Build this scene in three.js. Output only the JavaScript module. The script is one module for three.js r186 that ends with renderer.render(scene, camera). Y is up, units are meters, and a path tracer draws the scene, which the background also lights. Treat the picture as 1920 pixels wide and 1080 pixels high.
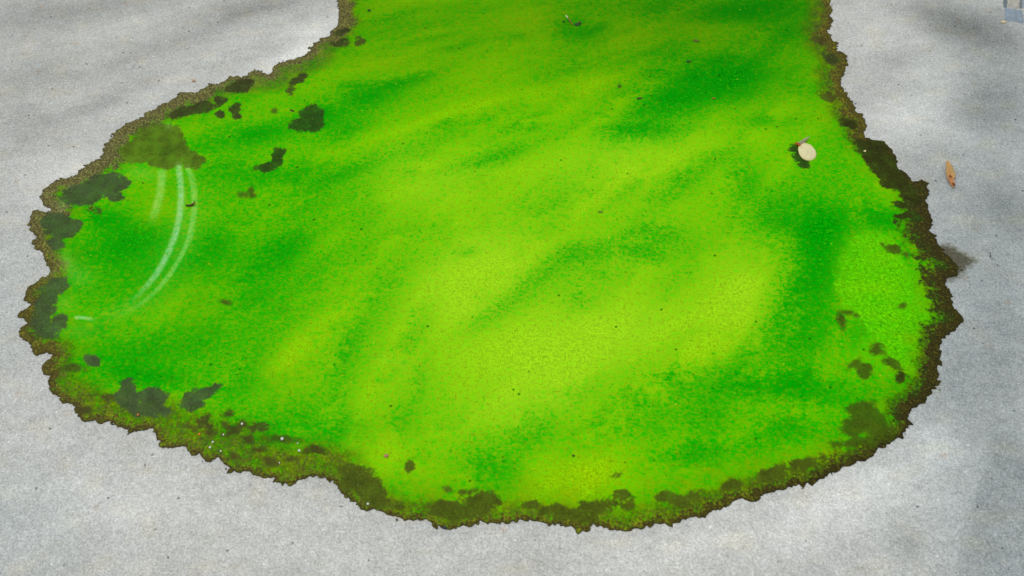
import * as THREE from 'three';

// ---------------------------------------------------------------- camera, sky, sun, exposure
const scene = new THREE.Scene();
const EYE = 1.6, PITCH = 52 * Math.PI / 180, FOV = 32;
const camera = new THREE.PerspectiveCamera(FOV, 16 / 9, 0.05, 400);
camera.position.set(0, EYE, 0);
camera.lookAt(0, EYE - Math.sin(PITCH), -Math.cos(PITCH));
camera.focus = 2.12;
camera.userData.fStop = 5;

const EXPO = 1.0;          // toneMappingExposure
const LIT = 1.04;          // brightness of a white, level surface in this light (used to turn seen colours into base colours)
{
  const W = 256, H = 128, d = new Float32Array(W * H * 4);
  for (let j = 0; j < H; j++) for (let i = 0; i < W; i++) {
    const up = Math.sin(((j + 0.5) / H - 0.5) * Math.PI), k = (j * W + i) * 4;
    const s = up > 0 ? 0.5 + 0.32 * Math.pow(up, 0.6) : 0.3;      // overcast: brighter overhead
    d[k] = s; d[k + 1] = s * 1.002; d[k + 2] = s * 1.008; d[k + 3] = 1;
  }
  const t = new THREE.DataTexture(d, W, H, THREE.RGBAFormat, THREE.FloatType);
  t.mapping = THREE.EquirectangularReflectionMapping; t.magFilter = THREE.LinearFilter; t.needsUpdate = true;
  scene.background = t; scene.environment = t;
}
const sun = new THREE.DirectionalLight(new THREE.Color(1, 0.965, 0.92), 1.1);
sun.position.set(-3.2, 6.5, -3.4); sun.target.position.set(0, 0, -1.4);
sun.castShadow = true; sun.shadow.radius = 24;
Object.assign(sun.shadow.camera, { left: -4, right: 4, top: 4, bottom: -4, near: 0.5, far: 20 });
sun.shadow.mapSize.set(2048, 2048);
scene.add(sun, sun.target);

const renderer = new THREE.WebGLRenderer({ antialias: true });
renderer.toneMapping = THREE.LinearToneMapping;
renderer.toneMappingExposure = EXPO;
renderer.shadowMap.enabled = true;

// ---------------------------------------------------------------- small helpers
let seed = 20240611;
const rnd = () => { seed = (seed * 1664525 + 1013904223) >>> 0; return seed / 4294967296; };
const clamp = (v, a = 0, b = 1) => v < a ? a : v > b ? b : v;
const ss = (a, b, v) => { const t = clamp((v - a) / (b - a)); return t * t * (3 - 2 * t); };
const lerp = (a, b, t) => a + (b - a) * t;

const PERM = new Uint8Array(512), GX = new Float32Array(256), GY = new Float32Array(256);
{ const p = [...Array(256).keys()];
  for (let i = 255; i > 0; i--) { const j = Math.floor(rnd() * (i + 1)); [p[i], p[j]] = [p[j], p[i]]; }
  for (let i = 0; i < 512; i++) PERM[i] = p[i & 255];
  for (let i = 0; i < 256; i++) { const a = rnd() * 6.2831853; GX[i] = Math.cos(a) * 1.5; GY[i] = Math.sin(a) * 1.5; } }
function noise(x, y) {                                    // gradient noise, about -1..1
  const xf = Math.floor(x), yf = Math.floor(y), fx = x - xf, fy = y - yf, X = xf & 255, Y = yf & 255;
  const a = PERM[PERM[X] + Y], b = PERM[PERM[X + 1] + Y], c = PERM[PERM[X] + Y + 1], e = PERM[PERM[X + 1] + Y + 1];
  const u = fx * fx * fx * (fx * (fx * 6 - 15) + 10), v = fy * fy * fy * (fy * (fy * 6 - 15) + 10);
  const p = GX[a] * fx + GY[a] * fy, q = GX[b] * (fx - 1) + GY[b] * fy, r = GX[c] * fx + GY[c] * (fy - 1), s = GX[e] * (fx - 1) + GY[e] * (fy - 1);
  return p + (q - p) * u + (r + (s - r) * u - (p + (q - p) * u)) * v;
}
const hash = (i, j) => PERM[PERM[PERM[i & 255] + (j & 255)] + ((i >> 8) * 7 + (j >> 8) * 13 & 255)] / 255;
function spots(x, y) {                                    // distance to the nearest scattered point, and that point's number
  const xi = Math.floor(x), yi = Math.floor(y); let best = 9, id = 0;
  for (let a = -1; a <= 1; a++) for (let b = -1; b <= 1; b++) {
    const h = hash(xi + a, yi + b), g = hash(xi + a + 57, yi + b + 91), dx = xi + a + h - x, dy = yi + b + g - y, q = dx * dx + dy * dy;
    if (q < best) { best = q; id = hash(xi + a + 19, yi + b + 7); }
  }
  return [Math.sqrt(best), id];
}
const fbm = (x, y) => noise(x, y) * 0.56 + noise(x * 2.03 + 7, y * 2.03 - 3) * 0.28 + noise(x * 4.1 - 5, y * 4.1 + 11) * 0.16;
const toLin = (v) => { v /= 255; return v <= 0.04045 ? v / 12.92 : Math.pow((v + 0.055) / 1.055, 2.4); };
const toSrgb = (l) => l <= 0.0031308 ? l * 12.92 * 255 : (1.055 * Math.pow(l, 1 / 2.4) - 0.055) * 255;
const BASE = new Uint8Array(2561);                        // colour as seen (0..255) -> base colour in this light
for (let i = 0; i <= 2560; i++) BASE[i] = Math.round(clamp(toSrgb(toLin(i / 10) / LIT), 0, 255));
const base = (v) => BASE[Math.round(clamp(v, 0, 255) * 10)];
const seen = (r, g, b) => new THREE.Color().setRGB(toLin(r) / LIT, toLin(g) / LIT, toLin(b) / LIT);

// a point of the level ground (height h) surveyed in a 1920 x 1080 view from standing height
const TAN = Math.tan(FOV * Math.PI / 360), SP = Math.sin(PITCH), CP = Math.cos(PITCH);
function at(px, py, h = 0) {
  const u = (px - 960) / 540 * TAN, v = (540 - py) / 540 * TAN;
  const dy = -SP + v * CP, dz = -CP - v * SP, t = (h - EYE) / dy;
  return [u * t, dz * t];
}
// an ellipse on the ground: centre, radii and turn
function ellipse(cx, cy, rx, ry, deg = 0) {
  const c = at(cx, cy), a = deg * Math.PI / 180, E = 4;
  const du = at(cx + Math.cos(a) * E, cy + Math.sin(a) * E), dv = at(cx - Math.sin(a) * E, cy + Math.cos(a) * E);
  const ux = (du[0] - c[0]) / E * rx, uz = (du[1] - c[1]) / E * rx, vx = (dv[0] - c[0]) / E * ry, vz = (dv[1] - c[1]) / E * ry;
  const D = ux * vz - uz * vx;
  return { x: c[0], z: c[1], a: vz / D, b: -vx / D, c: -uz / D, d: ux / D, small: Math.min(Math.hypot(ux, uz), Math.hypot(vx, vz)), reach: Math.hypot(ux, uz) + Math.hypot(vx, vz) };
}
const radius = (e, x, z) => { const X = x - e.x, Z = z - e.z; return Math.hypot(X * e.a + Z * e.b, X * e.c + Z * e.d); };
const SURF = 0.0014;                                      // the film stands this high on the slab

// coarse sheet of soft tone over the ground, read back smoothly
const X0 = -1.5, X1 = 1.5, Z0 = -2.75, Z1 = -0.5;
class Tone {
  constructor(w = 600, h = 450) { this.w = w; this.h = h; this.d = new Float32Array(w * h); }
  blob(v, cx, cy, rx, ry, deg = 0, hard = 0) {
    const e = ellipse(cx, cy, rx, ry, deg), K = 1.9;
    const i0 = Math.max(0, Math.floor((e.x - e.reach * K - X0) / (X1 - X0) * this.w)), i1 = Math.min(this.w - 1, Math.ceil((e.x + e.reach * K - X0) / (X1 - X0) * this.w));
    const j0 = Math.max(0, Math.floor((e.z - e.reach * K - Z0) / (Z1 - Z0) * this.h)), j1 = Math.min(this.h - 1, Math.ceil((e.z + e.reach * K - Z0) / (Z1 - Z0) * this.h));
    for (let j = j0; j <= j1; j++) for (let i = i0; i <= i1; i++) {
      const x = X0 + (i + 0.5) / this.w * (X1 - X0), z = Z0 + (j + 0.5) / this.h * (Z1 - Z0), r = radius(e, x, z);
      this.d[j * this.w + i] += v * (hard ? 1 - ss(1 - hard, 1 + hard, r) : Math.exp(-r * r * 1.1));
    }
    return this;
  }
  get(x, z) {
    const u = clamp((x - X0) / (X1 - X0) * this.w - 0.5, 0, this.w - 1.001), v = clamp((z - Z0) / (Z1 - Z0) * this.h - 0.5, 0, this.h - 1.001);
    const i = Math.floor(u), j = Math.floor(v), a = u - i, b = v - j, k = j * this.w + i, d = this.d, w = this.w;
    return (d[k] * (1 - a) + d[k + 1] * a) * (1 - b) + (d[k + w] * (1 - a) + d[k + w + 1] * a) * b;
  }
}
function colourMap(W, H, x0, x1, z0, z1, f) {              // f(x, z, out) gives the colour as seen
  const d = new Uint8Array(W * H * 4), o = [0, 0, 0];
  for (let j = 0; j < H; j++) for (let i = 0; i < W; i++) {
    f(x0 + (i + 0.5) / W * (x1 - x0), z0 + (j + 0.5) / H * (z1 - z0), o);
    const k = (j * W + i) * 4; d[k] = base(o[0]); d[k + 1] = base(o[1]); d[k + 2] = base(o[2]); d[k + 3] = 255;
  }
  const t = new THREE.DataTexture(d, W, H); t.colorSpace = THREE.SRGBColorSpace;
  t.magFilter = THREE.LinearFilter; t.minFilter = THREE.LinearMipmapLinearFilter; t.generateMipmaps = true; t.anisotropy = 8; t.needsUpdate = true;
  return t;
}
function greyMap(W, f) {
  const d = new Uint8Array(W * W * 4);
  for (let j = 0; j < W; j++) for (let i = 0; i < W; i++) { const v = Math.round(clamp(f(i / W, j / W)) * 255), k = (j * W + i) * 4; d[k] = d[k + 1] = d[k + 2] = v; d[k + 3] = 255; }
  const t = new THREE.DataTexture(d, W, W); t.magFilter = THREE.LinearFilter; t.wrapS = t.wrapT = THREE.MirroredRepeatWrapping; t.needsUpdate = true;
  return t;
}

// ---------------------------------------------------------------- the concrete slab
const pale = new Tone();                                   // broad paler and darker areas of the slab, in steps of seen brightness
pale.blob(24, 420, 200, 300, 42, -33).blob(20, 560, 100, 110, 30, -40).blob(22, 120, 330, 110, 50, -20).blob(12, 330, 150, 170, 22, -30)
  .blob(-14, 360, 66, 190, 15, -20).blob(-20, 120, 20, 240, 30, -8).blob(-22, 480, 12, 130, 18, -10).blob(-12, 60, 140, 90, 30, -18).blob(-13, 190, 190, 130, 14, -22)
  .blob(10, 250, 45, 130, 16, -15).blob(-10, 40, 230, 60, 40).blob(12, 560, 55, 90, 14, -12)
  .blob(6, 30, 520, 70, 120).blob(5, 60, 760, 90, 90).blob(6, 120, 950, 200, 90).blob(9, 260, 940, 260, 70, 8).blob(-5, 40, 880, 60, 30, 20).blob(8, 740, 1040, 320, 40)
  .blob(12, 1250, 1040, 240, 50, -8).blob(-8, 1000, 1060, 90, 30).blob(-8, 470, 820, 150, 30, 20).blob(7, 560, 960, 120, 40)
  .blob(12, 1640, 60, 90, 60).blob(24, 1700, 220, 90, 42, -15).blob(14, 1745, 130, 60, 60, 70).blob(-38, 1775, 40, 90, 34, 25).blob(-26, 1860, 60, 80, 40, 20)
  .blob(-16, 1690, 110, 60, 16, -10).blob(-24, 1860, 190, 80, 60, 15).blob(12, 1800, 250, 80, 22, 20).blob(-10, 1740, 330, 60, 26, 25)
  .blob(-26, 1880, 390, 70, 44, 30).blob(-5, 1840, 480, 80, 60).blob(-16, 1880, 640, 60, 120).blob(-14, 1800, 720, 70, 70).blob(-10, 1860, 800, 60, 50)
  .blob(14, 1745, 828, 52, 34, 20, 0.6).blob(20, 1640, 900, 130, 34, -20).blob(16, 1560, 960, 200, 60, -10).blob(-16, 1700, 1020, 40, 30, 30)
  .blob(-6, 1880, 900, 50, 40);
const blue = new Tone();                                   // cooler grey to the right and to the lower left
blue.blob(1, 1900, 560, 240, 420).blob(0.9, 1900, 1000, 110, 160).blob(0.5, 1760, 620, 70, 200).blob(0.5, 20, 980, 150, 120).blob(0.4, 1880, 120, 160, 200).blob(0.35, 20, 560, 90, 160);
const spike = [at(1745, 462), at(1776, 453), at(1836, 487), at(1800, 524), at(1760, 535)];   // damp tongue that soaks out of the right edge
function inSpike(x, z) {
  let d = 1;
  for (let i = 0; i < 5; i++) { const a = spike[i], b = spike[(i + 1) % 5], ex = b[0] - a[0], ez = b[1] - a[1]; d = Math.min(d, (ex * (z - a[1]) - ez * (x - a[0])) / Math.hypot(ex, ez)); }
  return d;
}
const EDGE = (() => { const a = at(1785, 1085), b = at(1838, 905), n = Math.hypot(b[0] - a[0], b[1] - a[1]); return [(b[0] - a[0]) / n, (b[1] - a[1]) / n, a[0], a[1]]; })();   // straight edge of a darker area
function slab(x, z, o) {
  const g0 = noise(x * 560, z * 560), g1 = noise(x * 300, z * 300), g2 = noise(x * 165 + 31, z * 175), g3 = noise(x * 84 - 9, z * 96 + 4), m = fbm(x * 9 + 3, z * 14 - 8), w = fbm(x * 27 - 2, z * 38 + 6), br = noise(x * 5 + z * 4, z * 15 + x * 6);
  const near = ss(-1.5, -0.9, z), coarse = noise(x * 60 + 13, z * 60) * (0.4 + near);
  let v = 178 + near * 8 + pale.get(x, z) * 1.1 + g0 * 26 + g1 * 23 + g2 * 12 + g3 * 6 + coarse * 5 + m * 7 + w * 7 + br * 3 + noise(x * 12 + z * 9, z * 46 + x * 14) * 4 + fbm(x * 19 + 80, z * 23) * 8 - ss(0.2, 0.8, fbm(x * 33 + 8, z * 40 + 2)) * 12;
  v += ss(0.35, 0.95, noise(x * 150 + 5, z * 170)) * 16 * (0.6 + g1 * 0.5) - ss(0.4, 1, noise(x * 120 + 50, z * 130)) * 18 * (0.7 + g1 * 0.5);
  const sp = spots(x * 46, z * 46), dot = hash(Math.floor(sp[1] * 997), 3);
  if (sp[1] > 0.93) v -= ss(0.05 + 0.12 * dot, 0.02, sp[0] + g1 * 0.05) * (25 + 60 * dot);
  else if (sp[1] < 0.035) v += ss(0.05 + 0.11 * dot, 0.03, sp[0]) * 40;
  const c = clamp(blue.get(x, z)); v -= c * 12 + 17 * ss(-0.012, 0.012, (EDGE[0] * (z - EDGE[3]) - EDGE[1] * (x - EDGE[2])) + w * 0.012) * ss(-0.93, -0.86, z);
  const tan = ss(0.1, 0.8, noise(x * 17, z * 22 + 40)) * 4 + ss(0.5, 0.9, noise(x * 70 + 4, z * 90)) * 4;
  o[0] = v - 1.5 - c * 9 + tan; o[1] = v + 1.5 - c * 3 + tan * 0.4; o[2] = v - 1.5 + c * 1 - tan;
  const sq = spots(x * 9 + 3, z * 9);
  if (sq[1] > 0.8) { const k = ss(0.09, 0.02, sq[0] + g3 * 0.03) * 0.6; o[0] -= k * 4; o[1] -= k * 18; o[2] -= k * 28; }
  const d = inSpike(x, z) + g3 * 0.006 + g2 * 0.004;
  if (d > -0.02) { const k = ss(-0.004, 0.016, d) * (0.86 + g2 * 0.12); o[0] = lerp(o[0], 70 + g1 * 26, k); o[1] = lerp(o[1], 69 + g1 * 26, k); o[2] = lerp(o[2], 50 + g1 * 20, k); }
}
const GX0 = -1.42, GX1 = 1.42, GZ0 = -2.3, GZ1 = -0.58;
const slabMap = colourMap(2048, 2048, GX0, GX1, GZ0, GZ1, slab);
slabMap.wrapS = slabMap.wrapT = THREE.MirroredRepeatWrapping;
const grit = greyMap(1024, (u, v) => {
  const x = u * 0.9, z = v * 0.9, s = spots(x * 160, z * 160);
  return 0.55 + noise(x * 330, z * 330) * 0.16 + noise(x * 130, z * 130) * 0.14 + noise(x * 40, z * 40) * 0.12 - (s[1] > 0.8 ? ss(0.35, 0.1, s[0]) * 0.35 : 0);
});
grit.repeat.set((GX1 - GX0) / 0.9, (GZ1 - GZ0) / 0.9);
const slabMat = new THREE.MeshStandardMaterial({ map: slabMap, bumpMap: grit, bumpScale: 0.0016, roughness: 0.92 });
{
  const S = 60, g = new THREE.BufferGeometry();
  const P = [-S, 0, 40, S, 0, 40, S, 0, -S, -S, 0, -S], UV = [];
  for (let i = 0; i < 4; i++) UV.push((P[i * 3] - GX0) / (GX1 - GX0), (P[i * 3 + 2] - GZ0) / (GZ1 - GZ0));
  g.setAttribute('position', new THREE.Float32BufferAttribute(P, 3)); g.setAttribute('uv', new THREE.Float32BufferAttribute(UV, 2));
  g.setIndex([0, 1, 2, 0, 2, 3]); g.computeVertexNormals();
  const ground = new THREE.Mesh(g, slabMat); ground.name = 'ground'; ground.receiveShadow = true;
  ground.userData = { kind: 'structure', label: 'pale grey weathered concrete slab around the green puddle' };
  scene.add(ground);
}
const ground = scene.getObjectByName('ground');

// ---------------------------------------------------------------- the shore of the puddle: points with rim width and mossy width (in view pixels)
const shore = [];
const run = (rim, moss, ...p) => { for (let i = 0; i < p.length; i += 2) { const c = at(p[i], p[i + 1], SURF), k = Math.hypot(at(p[i], p[i + 1] + 1)[1] - c[1], 0) ; const s = at(p[i] + 1, p[i + 1], SURF)[0] - c[0]; shore.push([c[0], c[1], rim * s, moss * s]); } };
// upper left flank, from the top edge down
run(30, 8, 610, -150, 625, -90, 628, -40, 632, 0, 635, 20, 637, 42, 622, 58, 618, 67);
run(18, 34, 604, 72, 592, 80, 583, 88, 577, 101, 560, 107, 541, 114, 521, 118, 512, 125, 511, 133, 504, 139);
run(16, 26, 497, 137, 487, 131, 477, 131, 466, 135, 462, 145, 452, 144, 440, 143, 428, 145, 419, 152, 410, 157);
run(38, 12, 395, 157, 380, 165, 369, 174, 355, 174, 337, 173, 334, 178, 326, 185, 312, 193, 301, 195, 290, 204, 275, 210, 268, 219);
run(46, 10, 253, 224, 243, 229, 230, 236, 214, 248, 211, 256, 198, 272, 190, 290, 187, 297, 165, 308, 146, 319);
run(34, 6, 144, 327, 130, 332, 110, 336, 92, 345, 80, 357, 76, 369, 82, 385, 94, 390, 100, 393);
// left end
run(22, 10, 85, 397, 63, 392, 60, 400, 57, 415, 54, 425, 64, 437, 67, 447, 58, 455, 72, 466, 80, 475, 83, 488, 92, 500);
run(22, 10, 96, 503, 90, 515, 68, 527, 52, 543, 46, 556, 50, 566, 56, 572, 40, 583, 36, 592, 46, 600, 51, 605);
run(24, 14, 38, 614, 34, 622, 38, 634, 55, 645, 62, 665, 68, 668, 86, 661, 100, 666, 89, 675, 80, 686, 76, 692, 80, 700, 95, 703);
// lower left, mottled and mossy
run(14, 40, 89, 711, 88, 722, 95, 735, 110, 745, 125, 757, 142, 760, 138, 771, 147, 782, 157, 793, 180, 789, 205, 790);
run(10, 55, 222, 800, 240, 804, 246, 814, 255, 805, 270, 802, 283, 803, 296, 820, 300, 826, 296, 838, 325, 841, 343, 834);
run(10, 75, 358, 848, 378, 853, 380, 863, 395, 866, 408, 858, 418, 870, 432, 882, 446, 884, 460, 883, 483, 893, 512, 897);
run(9, 60, 530, 907, 545, 908, 560, 902, 575, 896, 590, 892, 605, 894, 620, 900, 634, 912, 637, 922);
// bottom
run(8, 30, 645, 930, 660, 938, 680, 956, 700, 956, 715, 957, 740, 970, 760, 976, 782, 974, 800, 974, 815, 986, 840, 993);
run(10, 24, 858, 990, 872, 986, 890, 983, 905, 977, 930, 982, 955, 978, 975, 974, 1000, 977, 1030, 985, 1060, 983, 1078, 987);
run(12, 24, 1083, 997, 1105, 995, 1112, 985, 1125, 987, 1140, 992, 1160, 995, 1175, 997, 1195, 992, 1210, 988, 1235, 980, 1255, 982);
run(18, 22, 1270, 981, 1290, 970, 1320, 970, 1335, 956, 1350, 954, 1365, 952, 1385, 935, 1410, 938, 1440, 925, 1470, 918, 1495, 910);
// right flank, from below up
run(20, 14, 1530, 905, 1545, 897, 1555, 890, 1578, 878, 1610, 866, 1640, 855, 1648, 842, 1668, 832, 1690, 820, 1700, 805, 1709, 795);
run(30, 14, 1703, 782, 1705, 768, 1730, 758, 1745, 735, 1757, 722, 1760, 700, 1757, 688, 1765, 678, 1762, 655, 1768, 635);
run(40, 6, 1780, 625, 1803, 607, 1804, 590, 1788, 575, 1785, 560, 1783, 545, 1772, 531, 1776, 522, 1795, 516, 1799, 500, 1785, 485);
run(52, 12, 1768, 470, 1758, 455, 1752, 440, 1743, 430, 1743, 424, 1750, 418, 1748, 408, 1742, 395, 1737, 375, 1743, 358, 1738, 345);
run(30, 10, 1728, 337, 1712, 339, 1700, 325, 1686, 316, 1679, 311, 1684, 304, 1682, 295, 1668, 275, 1658, 264, 1640, 262, 1622, 258);
run(22, 20, 1621, 248, 1626, 237, 1621, 225, 1618, 213, 1603, 211, 1597, 210, 1603, 202, 1600, 190, 1590, 180, 1578, 163);
run(24, 28, 1578, 146, 1585, 135, 1588, 115, 1588, 103, 1575, 100, 1570, 94, 1570, 80, 1560, 75, 1558, 66, 1552, 58);
run(16, 26, 1560, 42, 1555, 30, 1563, 18, 1557, 9, 1558, 0, 1560, -40, 1566, -90, 1550, -140, 1470, -185, 1300, -205, 1080, -210, 860, -200, 700, -180);
let PX0 = 9, PX1 = -9, PZ0 = 9, PZ1 = -9;
for (const s of shore) { PX0 = Math.min(PX0, s[0]); PX1 = Math.max(PX1, s[0]); PZ0 = Math.min(PZ0, s[1]); PZ1 = Math.max(PZ1, s[1]); }
PX0 -= 0.02; PX1 += 0.02; PZ0 -= 0.02; PZ1 += 0.02;
// distance to the shore (inside > 0) with the two widths, on a sheet of its own
const CELL = 0.003, NX = Math.ceil((PX1 - PX0) / CELL) + 1, NZ = Math.ceil((PZ1 - PZ0) / CELL) + 1;
const D0 = new Float32Array(NX * NZ), RIM = new Float32Array(NX * NZ), MOSS = new Float32Array(NX * NZ);
{
  const n = shore.length, S = shore.map((a, i) => { const b = shore[(i + 1) % n]; return [a[0], a[1], b[0] - a[0], b[1] - a[1], 1 / ((b[0] - a[0]) ** 2 + (b[1] - a[1]) ** 2), a[2], b[2], a[3], b[3]]; });
  for (let j = 0; j < NZ; j++) {
    const z = PZ0 + j * CELL, cross = [];
    for (const s of S) if ((s[1] > z) !== (s[1] + s[3] > z)) cross.push(s[0] + (z - s[1]) / s[3] * s[2]);
    cross.sort((a, b) => a - b);
    for (let i = 0, c = 0; i < NX; i++) {
      const x = PX0 + i * CELL; let best = 99, r = 0, m = 0, wsum = 0;
      while (c < cross.length && cross[c] < x) c++;
      for (const s of S) {
        const X = x - s[0], Z = z - s[1], t = clamp((X * s[2] + Z * s[3]) * s[4]), q = (X - t * s[2]) ** 2 + (Z - t * s[3]) ** 2;
        if (q < best) best = q;
        if (q < 0.0225) { const w = 1 / (q * q + 1e-9); wsum += w; r += w * lerp(s[5], s[6], t); m += w * lerp(s[7], s[8], t); }
      }
      const k = j * NX + i;
      D0[k] = (c & 1 ? 1 : -1) * Math.sqrt(best); RIM[k] = wsum ? r / wsum : 0.01; MOSS[k] = wsum ? m / wsum : 0.01;
    }
  }
}
function sheet(A, x, z) {
  const u = clamp((x - PX0) / CELL, 0, NX - 1.001), v = clamp((z - PZ0) / CELL, 0, NZ - 1.001), i = Math.floor(u), j = Math.floor(v), a = u - i, b = v - j, k = j * NX + i;
  return (A[k] * (1 - a) + A[k + 1] * a) * (1 - b) + (A[k + NX] * (1 - a) + A[k + NX + 1] * a) * b;
}
// the same with the little round lobes that soaking water makes
function shoreAt(x, z) {
  const d = sheet(D0, x, z);
  if (d > 0.05 || d < -0.05) return d;
  return d + 0.0075 * (Math.abs(noise(x * 58, z * 58)) * 1.5 - 0.38) + 0.0042 * (Math.abs(noise(x * 130 + 9, z * 130)) * 1.5 - 0.36) + 0.0008 * noise(x * 380, z * 380);
}

// ---------------------------------------------------------------- bare patches where the film is missing
const patches = [];
const bare = (tone, ...es) => patches.push({ tone, es: es.map((e) => ellipse(...e)) });
const DARK = [40, 70, 16], OLIVE = [72, 84, 18], SLATE = [62, 80, 46], MURK = [54, 60, 26], BROWN = [64, 58, 24], INK = [46, 50, 12], LICHEN = [80, 106, 18], DIM = [62, 80, 12];
bare(DARK, [584, 213, 23, 17], [560, 234, 20, 12], [590, 232, 17, 17], [572, 240, 10, 8]);
bare(DARK, [522, 290, 13, 13], [521, 303, 14, 12, -40], [508, 312, 14, 8, -18], [496, 316, 15, 7, -14]);
bare(DIM, [458, 366, 10, 5], [470, 358, 8, 6, -50], [474, 368, 8, 4]);
bare(MURK, [345, 211, 32, 10, -12], [382, 202, 24, 11, -8]);
bare(MURK, [414, 215, 10, 6], [440, 205, 13, 11], [444, 218, 8, 7]);
bare(MURK, [434, 167, 12, 9], [455, 162, 24, 12, -10]);
bare(MURK, [411, 189, 13, 8]);
bare(MURK, [560, 150, 22, 7, -28]);
bare(BROWN, [673, 80, 9, 9]);
bare(BROWN, [544, 173, 9, 5, -10]);
bare(DIM, [515, 209, 5, 5]);
bare(LICHEN, [300, 258, 48, 24, -5], [266, 282, 42, 24, -14], [322, 280, 32, 28, 10], [360, 300, 24, 17, 25], [306, 303, 36, 14, 8]);
bare(SLATE, [156, 365, 40, 22, -8], [195, 346, 42, 21, -8], [212, 368, 24, 10, 5], [224, 344, 19, 14]);
bare(SLATE, [104, 416, 28, 15], [132, 424, 22, 15], [113, 436, 24, 13]);
bare(SLATE, [104, 455, 17, 14]);
bare(BROWN, [176, 397, 10, 7, -30]);
bare(SLATE, [106, 538, 26, 17, -30], [88, 568, 22, 28, 10], [78, 604, 20, 26], [112, 602, 18, 15], [90, 622, 24, 14]);
bare(SLATE, [173, 678, 16, 11, 10]);
bare(DIM, [140, 691, 26, 7]);
bare(SLATE, [238, 742, 22, 28, 10], [285, 745, 34, 19, 5], [262, 768, 38, 15, 8], [308, 770, 16, 10]);
bare(SLATE, [362, 752, 22, 20, -20], [388, 739, 28, 10, -32]);
bare(BROWN, [384, 792, 16, 12, 30]);
bare(BROWN, [428, 775, 11, 6]);
bare(BROWN, [453, 796, 13, 7]);
bare(BROWN, [486, 801, 20, 8, -15]);
bare(BROWN, [458, 822, 14, 8]);
bare(BROWN, [402, 813, 20, 5, 8]);
bare(DIM, [525, 824, 30, 7, 3]);
bare(BROWN, [588, 844, 20, 7, -4]);
bare(BROWN, [488, 845, 12, 5]);
bare(BROWN, [505, 866, 14, 5, 12]);
bare(BROWN, [430, 800, 13, 6, 30], [440, 812, 12, 5]);
bare(BROWN, [352, 800, 16, 5, 10]);
bare(BROWN, [545, 862, 16, 5, -8]);
bare(BROWN, [196, 745, 18, 5, 6]);
bare(BROWN, [440, 858, 14, 5, 15]);
bare(BROWN, [160, 772, 14, 6, 20]);
bare(OLIVE, [668, 886, 32, 16, 18], [692, 916, 36, 24, 40], [722, 943, 30, 11, 15], [652, 905, 16, 18]);
bare(OLIVE, [770, 873, 9, 10]);
bare(OLIVE, [840, 918, 9, 5, 25]);
bare(OLIVE, [842, 957, 42, 17, 5], [906, 938, 40, 16, 3], [884, 958, 50, 14, -12], [880, 924, 16, 8]);
bare(OLIVE, [998, 947, 15, 9]);
bare(OLIVE, [1065, 965, 54, 15, 4], [1122, 951, 56, 13, -10], [1165, 930, 13, 12], [1178, 950, 18, 8]);
bare(OLIVE, [1258, 936, 26, 11, 8], [1302, 930, 16, 11], [1280, 942, 24, 9]);
bare(OLIVE, [1155, 892, 8, 4, -15]);
bare(OLIVE, [1370, 910, 26, 10, -18]);
bare(OLIVE, [1450, 890, 38, 13, -16], [1505, 872, 34, 11, -18]);
bare(DIM, [1620, 776, 32, 24], [1606, 798, 30, 20, -20], [1640, 794, 26, 26]);
bare(DIM, [1596, 832, 36, 9, -6], [1646, 822, 36, 14, -22]);
bare(INK, [1640, 282, 26, 26, 20], [1652, 306, 40, 24, 40], [1680, 338, 40, 15, 42], [1668, 346, 18, 8, 20]);
bare(INK, [1618, 274, 18, 9, 25], [1612, 284, 8, 5]);
bare(INK, [1588, 231, 16, 9, 10], [1598, 238, 10, 6]);
bare(INK, [1690, 386, 15, 8, 15], [1698, 405, 16, 8]);
bare(INK, [1706, 372, 20, 9, 20]);
bare(DIM, [1676, 468, 21, 8, 16], [1697, 477, 9, 5, 25]);
bare(DIM, [1578, 600, 8, 15, -14], [1590, 587, 14, 4], [1605, 592, 7, 4, 25]);
bare(DIM, [1646, 657, 16, 11, 5]);
bare(DIM, [1600, 683, 17, 8, -25], [1622, 694, 15, 15]);
bare(DIM, [1675, 684, 18, 8, 25]);
bare(INK, [1689, 707, 12, 9]);
bare(DIM, [1692, 574, 7, 5, -20]);
bare(MURK, [1558, 113, 17, 9, 30]);
bare(BROWN, [1532, 74, 13, 8, 15]);
bare(BROWN, [1553, 181, 14, 7, 15]);
bare(DIM, [422, 567, 10, 5, 5]);
bare(DARK, [1498, 294, 13, 12, 20], [1507, 308, 13, 9], [1488, 280, 8, 8]);

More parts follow.
